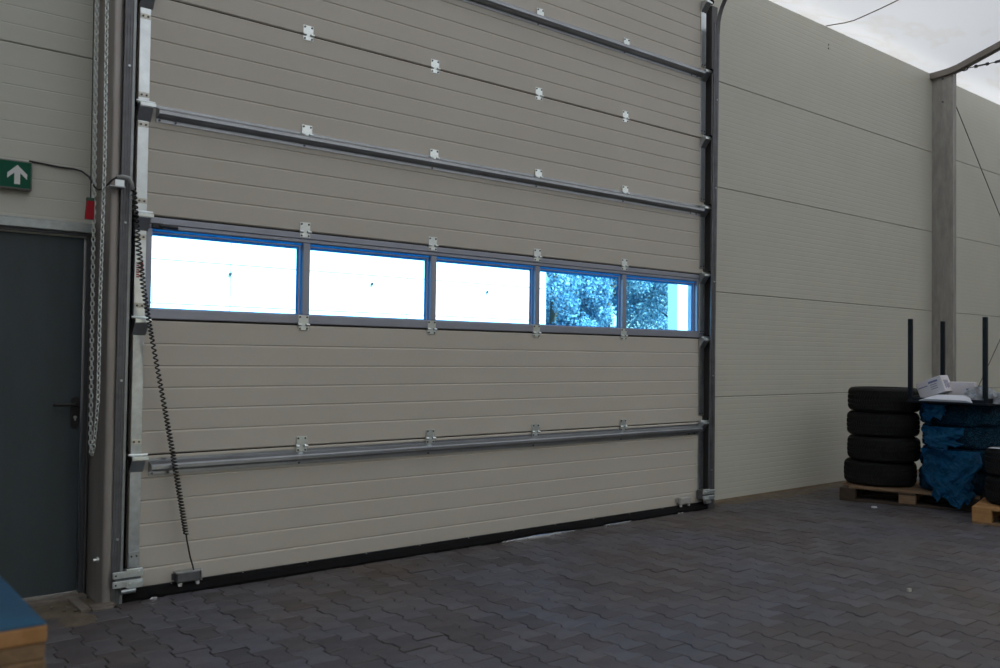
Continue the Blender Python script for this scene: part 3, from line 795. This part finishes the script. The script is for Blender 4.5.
ub = Vector((math.cos(angB), math.sin(angB))); vb = Vector((-math.sin(angB), math.cos(angB)))
cB = Vector(PB)+.37*ub+.42*vb
for i in range(2):
    tyre((cB.x, cB.y,   .1445+i*.2375), tp, ['lower tyre of the pair cut off by the right edge', 'upper tyre of the pair cut off by the right edge'][i], 'tyres on the bright pallet')
# white tag on the upper tyre
tg = MB().box((-.045, -.06, 0), (.045, .06, .002)).build('paper_label', 'paper', loc=(cB.x-.22, cB.y+.16, .6225)); tag(tg, 'small white paper label lying on the tyre at the right edge', 'label')

# bagged wheels: black tyre inside crumpled blue film
cC = (8.672, -1.362)
def ridged(x, y, z): return 1-abs(noise.noise(Vector((x, y, z))))*2
def bag_mesh(seed, Ro, H, loose):
    m = 110; prof = [(.05, -.06+H), (.5, .012+H), (.85, .01+H), (.98, -.006+H), (1.03, H*.86), (1.045, H*.65), (1.04, H*.5), (1.05, H*.3), (1.04, H*.12), (.99, .01), (.85, .002), (.4, .004)]
    pr2 = []
    for (a, za), (b, zb) in zip(prof[:-1], prof[1:]):
        for k in range(3): pr2.append((a+(b-a)*k/3, za+(zb-za)*k/3))
    pr2.append(prof[-1]); vs = []; n = len(pr2)
    for s in range(m):
        th = 2*math.pi*s/m
        for (r, z) in pr2:
            x, y = math.cos(th), math.sin(th)
            d = .036*ridged(x*2.4+seed, y*2.4, z*5+seed)+.026*ridged(x*5, y*5+seed, z*9)+.010*noise.noise(Vector((x*14, y*14, z*30+seed)))
            side = max(0, min(1, (r-.8)/.2))
            rr = Ro*r+side*(d*loose)+.004
            zz = min(max(z+.012*noise.noise(Vector((x*3, y*3, seed+r*3)))*side, .001), H-.002+(.0 if r > .9 else 0)) if side > 0 else min(z, H-.002)
            vs.append((rr*x, rr*y, max(zz, .001)))
    fs = [(s*n+k, s*n+k+1, ((s+1) % m)*n+k+1, ((s+1) % m)*n+k) for s in range(m) for k in range(n-1)]
    return MB().add(vs, fs)
HB = .2062
bn = ['bottom tyre wrapped in blue plastic on the pallet', 'second tyre from the bottom wrapped in blue plastic', 'third tyre from the bottom wrapped in blue plastic', 'topmost tyre wrapped in blue plastic, under the upturned table']
wp = None
for i in range(4):
    root = empty('wrapped_tyre', (cC[0]+[.0, -.01, .012, -.005][i], cC[1]+[.012, -.004, .0, .01][i], .1455+i*HB), random.uniform(0, 6)); tag(root, bn[i], 'tyre', 'tyres in blue plastic')
    if wp is None:
        a, b = tyre_meshes(.318, .196); ta = a.build('tread', 'tyre', root, loc=(0, 0, .004)); tb_ = b.build('sidewall', 'tyre', root, smooth=True, loc=(0, 0, .004)); wp = (ta, tb_)
    else:
        for q in wp: link_copy(q, root)
    bag_mesh(3.1+i*7.7, .325, HB-.001, [.75, .7, .65, .65][i]).build('bag', 'film', root, smooth=True)
    # loose bag ends hanging down the front
    if i in (1, 2, 3):
        nx, nz = 44, 36; vs = []
        spec = {3: (R(168), .55, .03, .10, .10), 2: (R(176), .95, .05, .15, .16), 1: (R(184), 1.25, -.10, .43, .07)}[i]
        th0, span, zlow, ln, out_ = spec
        for b_ in range(nz+1):
            for a_ in range(nx+1):
                s = a_/nx; t = b_/nz
                wob = .16*noise.noise(Vector((t*2.6, i*3.3, 5)))+.10*noise.noise(Vector((t*7, s*2, i)))
                th = th0-root.rotation_euler[2]+span*(s-.5)*(1-.4*t*t if i != 3 else 1-.2*t)+wob*(.3+t)
                zz = HB*.95-ln*t
                lump = .7*ridged(s*2.3+i, t*1.7, 2.2*i)+.55*ridged(s*4.5+t*2, t*3+i, 1.0)+.25*ridged(s*9-t*4, t*7, 4.0+i)
                rr = .385+.042*lump+out_*math.sin(min(1, t*1.2)*math.pi*.5)*.55*(.5+.5*math.sin(s*math.pi))
                edge = (.10*noise.noise(Vector((s*4, i*2.0, 0)))+.05*noise.noise(Vector((s*11, i, 1))))*t
                vs.append((rr*math.cos(th), rr*math.sin(th), zz+edge-.04*t*math.sin(s*math.pi)))
        MB().add(vs, [(b_*(nx+1)+a_, b_*(nx+1)+a_+1, (b_+1)*(nx+1)+a_+1, (b_+1)*(nx+1)+a_) for b_ in range(nz) for a_ in range(nx)]).build('bag_end', 'filmB', root, smooth=True)

# ------------------------------------------------------------------ upturned steel table with cartons
ZTB = .1455+4*HB+.002
tx0, tx1, ty0, ty1 = 8.19, 8.85, -1.74, -1.08
tb = empty('upturned_table', ((tx0+tx1)/2, (ty0+ty1)/2, ZTB)); tag(tb, 'dark steel table lying upside down with its legs in the air', 'table')
hx_, hy_ = (tx1-tx0)/2, (ty1-ty0)/2
MB().box((-hx_-.03, -hy_-.03, 0), (hx_+.03, hy_+.03, .018), .003).build('table_top', 'darksteel', tb)
for sy in (-1, 1): MB().box((-hx_-.005, sy*hy_-.015, .018), (hx_+.005, sy*hy_+.015, .058), .003).build('apron', 'darksteel', tb)
for sx in (-1, 1): MB().box((sx*hx_-.015, -hy_+.016, .018), (sx*hx_+.015, hy_-.016, .046), .003).build('apron', 'darksteel', tb)
for sx in (-1, 1):
    for sy in (-1, 1): MB().box((sx*hx_-.018, sy*hy_-.018, .058), (sx*hx_+.018, sy*hy_+.018, .775), .003).build('leg', 'darksteel', tb)
ZS = ZTB+.0185
# cartons
def carton(loc, size, rot, label):
    o = empty('carton', loc); o.rotation_euler = rot; tag(o, label, 'box')
    a, b, c = size
    MB().box((-a/2, -b/2, 0), (a/2, b/2, c), .003).build('body', 'card', o)
    return o
c1 = carton((8.335, -1.26, ZS+.048), (.14, .25, .155), (R(-21), 0, R(-4)), 'white carton with blue print, tipped at an angle on the table')
MB().box((-.0715, .02, .095), (-.0705, .115, .104)).build('print_line', 'print', c1)
MB().box((-.0715, -.085, .112), (-.0705, .005, .130)).build('print_line', 'print', c1)
for k in range(3): MB().box((-.0715, -.07, .092-.019*k), (-.0705, -.005, .098-.019*k)).build('print_line', 'print', c1)
for k in range(4): MB().box((-.04+.02*k, -.1262, .03+.01*(k % 2)), (-.03+.02*k, -.1252, .11)).build('print_line', 'print', c1)
c2 = carton((8.47, -1.43, ZS+.001), (.15, .21, .175), (0, 0, R(14)), 'plain white carton standing behind the printed one')
MB().box((-.0815, -.085, .105), (-.0805, -.04, .118)).build('print_line', 'print', c2)
for k in range(5):
    mb = MB(); y0, y1 = -1.66+.01*k, -1.24-.012*k
    z = ZS+.04+.004*k
    mb.add([(8.215, y0+.06, z), (8.215, y1-.02, z), (8.125-.004*k, y1+.05-.06*0, z-.038), (8.125-.004*k, y0-.0, z-.038), (8.215, y0+.06, z+.003), (8.215, y1-.02, z+.003), (8.125-.004*k, y1+.05, z-.035), (8.125-.004*k, y0, z-.035)],
           [(0, 1, 2, 3), (7, 6, 5, 4), (0, 4, 5, 1), (1, 5, 6, 2), (2, 6, 7, 3), (3, 7, 4, 0)])
    mb.box((8.215, y0+.06, z), (8.30, y1-.02, z+.003))
    o = mb.build('cardboard_sheet', 'paper')
    tag(o, ['lowest', 'second', 'middle', 'fourth', 'topmost'][k]+' white sheet of the flat pile hanging over the table edge', 'sheet', 'white sheets on the upturned table')
def wrap(cx, cy, r, h, seed, label):
    nu, nv = 44, 16; vs = []
    for j in range(nv+1):
        for i in range(nu):
            th = 2*math.pi*i/nu; ph = math.pi*.5*j/nv
            d = 1+.35*ridged(math.cos(th)*2+seed, math.sin(th)*2, ph*2)-.2+.12*noise.noise(Vector((math.cos(th)*7, math.sin(th)*7, ph*6+seed)))
            vs.append((cx+r[0]*d*math.cos(th)*math.cos(ph), cy+r[1]*d*math.sin(th)*math.cos(ph), ZS+.0+h*max(.0, math.sin(ph)*d)))
    o = MB().add(vs, [(j*nu+i, j*nu+(i+1) % nu, (j+1)*nu+(i+1) % nu, (j+1)*nu+i) for j in range(nv) for i in range(nu)]).build('plastic_wrap', 'wrap', smooth=True)
    tag(o, label, 'plastic wrap')
wrap(8.36, -1.64, (.12, .15), .13, 2.2, 'crumpled clear plastic wrap beside the white cartons')
wrap(8.34, -1.90, (.16, .13), .12, 9.1, 'crumpled clear plastic wrap at the right edge of the picture')

# ------------------------------------------------------------------ bench corner in the lower left foreground
bx, by, bz = .461, -2.968, .78
be = empty('wooden_bench', (bx-.6, by+.4, 0)); tag(be, 'wooden bench corner with blue top in the lower left foreground', 'bench')
L0 = (-.6, -.4)
def bb(z0, z1, ins, mname, name):
    MB().box((-.6+ins, -.4+ins, z0), (.6-ins, .4-ins, z1), .003).build(name, mname, be)
bb(bz-.004, bz, .0015, 'bluetop', 'blue_top')
bb(bz-.040, bz-.0045, 0, 'woodO', 'board'); bb(bz-.076, bz-.041, .003, 'woodB', 'board'); bb(bz-.112, bz-.077, .001, 'woodB', 'board')
for sx in (-1, 1):
    for sy in (-1, 1): MB().box((sx*.5-.04, sy*.32-.04, 0), (sx*.5+.04, sy*.32+.04, bz-.112), .004).build('leg', 'woodB', be)

# litter
o = MB().prism([(-.03, -.012), (.01, -.025), (.035, .0), (.005, .02), (-.028, .012)], .001, .012, 'z').build('paper_scrap', 'paper', loc=(7.837, -.915, .002)); tag(o, 'white paper scrap on the pavers in front of the pallet', 'litter')
o = MB().prism([(-.014, -.006), (.012, -.010), (.016, .004), (-.008, .010)], 0, .018, 'z').build('wood_chip', 'tab', loc=(5.185, -2.527, .002)); tag(o, 'small pale chip lying on the open pavers', 'litter')

# ------------------------------------------------------------------ outside: yard, white building, trees
g = MB().box((-60, .30, -.25), (90, 90, -.012)).box((1.45, -.02, -.25), (6.55, .30, -.012)).build('ground', 'ground'); tag(g, 'paved yard outside the door', 'ground', kind='structure')
g = MB().box((-60, -60, -.25), (90, -12.3, -.012)).build('ground', 'ground'); tag(g, 'paved yard on the far side of the hall', 'ground', kind='structure')
nb = empty('white_building', (0, 16, 0)); tag(nb, 'bright white panelled building across the yard, seen through the windows', 'building')
zz = [.40, 1.43, 2.472, 3.505, 4.54, 5.57, 6.6]
xx = [-12.0, -6.84, -1.7, 3.45, 8.61, 13.78, 19.1]
proto = None
for a, b in zip(zz[:-1], zz[1:]):
    for c, d in zip(xx[:-1], xx[1:]):
        MB().box((c+.011, 0, a+.011), (d-.011, .06, b-.011), .004).build('panel', 'whitewall', nb)
MB().box((-12, .035, 0), (19.1, 8, 6.6)).build('core', 'seamdark', nb)
for x in (.5, 4.55, 8.6, 12.63, 16.67): MB().box((x-.03, -.05, 3.24), (x+.03, 0, 3.31), .006).build('lamp_bracket', 'black', nb)
o = empty('white_annex', (17.10, 9.0, 0)); tag(o, 'white wall corner at the right end of the window view', 'building')
MB().box((0, 0, 0), (6, .30, 6.5)).build('wall', 'whitewall', o)
MB().box((-.05, -.05, 6.5), (6.05, .35, 6.6)).build('coping', 'alu', o)
def tree(x, y, h, rad, seed, mname, label, nl, ls):
    rnd = random.Random(seed)
    root = empty('tree', (x, y, 0)); tag(root, label, 'tree', 'trees across the yard')
    MB().tube([(0, 0, -.1), (.05, .03, h*.35), (.0, .1, h*.7), (.05, .05, h*.92)], [.22, .17, .1, .03], 10).build('trunk', 'bark', root, smooth=True)
    clumps = []
    for k in range(90):
        t = rnd.random()**.8; z = h*(.04+.94*t); rr = rad*(1-.55*t)*math.sqrt(rnd.uniform(.15, 1)); a = rnd.uniform(0, 6.283)
        clumps.append((Vector((rr*math.cos(a), rr*math.sin(a), z)), rnd.uniform(.45, .95)))
    vs = []; fs = []; tn = []
    br = MB()
    for c, s in clumps[::3]: br.tube([(0, 0, max(.3, c.z-.8)), tuple(c*.6+Vector((0, 0, c.z*.36))), tuple(c)], [.05, .03, .012], 5)
    br.build('branches', 'bark', root)
    for i in range(nl):
        c, s = rnd.choice(clumps); d = Vector((rnd.gauss(0, 1), rnd.gauss(0, 1), rnd.gauss(0, .8))).normalized()*s*rnd.uniform(.55, 1.05)
        p = c+d; p.z = max(p.z, .05)
        n_ = (d.normalized()*.8+Vector((rnd.gauss(0, .6), rnd.gauss(0, .6), rnd.gauss(0, .6)))).normalized()
        a = n_.orthogonal().normalized(); b = n_.cross(a); q = rnd.uniform(0, 6.28); a, b = a*math.cos(q)+b*math.sin(q), b*math.cos(q)-a*math.sin(q)
        L = ls*rnd.uniform(.7, 1.3); k = len(vs)
        vs += [p-a*L, p+b*L*.5+n_*L*.15, p+a*L, p-b*L*.5+n_*L*.15]; fs += [(k, k+1, k+2, k+3)]; t_ = rnd.random(); tn += [t_]*4
    mb = MB().add(vs, fs); o = mb.build('foliage', mname, root)
    at = o.data.attributes.new('tone', 'FLOAT', 'POINT'); at.data.foreach_set('value', tn); o['kind'] = 'stuff'
tree(23.6, 20.5, 9, 2.4, 1, 'leafA', 'dense tree beside the white building, seen through the fourth window', 34000, .075)
tree(27.6, 21.5, 10, 2.8, 2, 'leafB', 'leafy tree seen between the fourth and fifth window', 34000, .07)
tree(31.6, 21.0, 9, 2.8, 3, 'leafB', 'pale leafy tree left of the white wall corner', 34000, .07)
tree(26.0, 26.0, 11, 3.5, 4, 'leafA', 'tall dark tree behind the other trees', 20000, .11)
tree(33.5, 26.0, 11, 3.5, 5, 'leafA', 'tall tree behind the white wall corner', 20000, .11)
for k, (x, y) in enumerate(((24.6, 18.6), (29.3, 19.0))):
    rnd = random.Random(40+k); root = empty('shrub', (x, y, 0)); tag(root, ['low light shrub under the dense tree', 'low light shrub under the leafy tree by the wall corner'][k], 'shrub')
    vs = []; fs = []; tn = []
    for i in range(4500):
        d = Vector((rnd.gauss(0, 1), rnd.gauss(0, 1), abs(rnd.gauss(0, 1)))).normalized(); p = Vector((d.x*2.0, d.y*1.2, .05+d.z*2.1))*rnd.uniform(.8, 1.05)*(1+.12*noise.noise(d*3))
        n_ = (d+Vector((rnd.gauss(0, .5), rnd.gauss(0, .5), rnd.gauss(0, .5)))).normalized(); a = n_.orthogonal().normalized(); b = n_.cross(a); L = .09; q = len(vs)
        vs += [p-a*L, p+b*L*.5, p+a*L, p-b*L*.5]; fs.append((q, q+1, q+2, q+3)); tn += [.6+.4*rnd.random()]*4
    o = MB().add(vs, fs).build('foliage', 'leafB', root); at = o.data.attributes.new('tone', 'FLOAT', 'POINT'); at.data.foreach_set('value', tn); o['kind'] = 'stuff'
    MB().tube([(0, 0, -.05), (.1, 0, .8)], [.05, .02], 6).build('stem', 'bark', root)
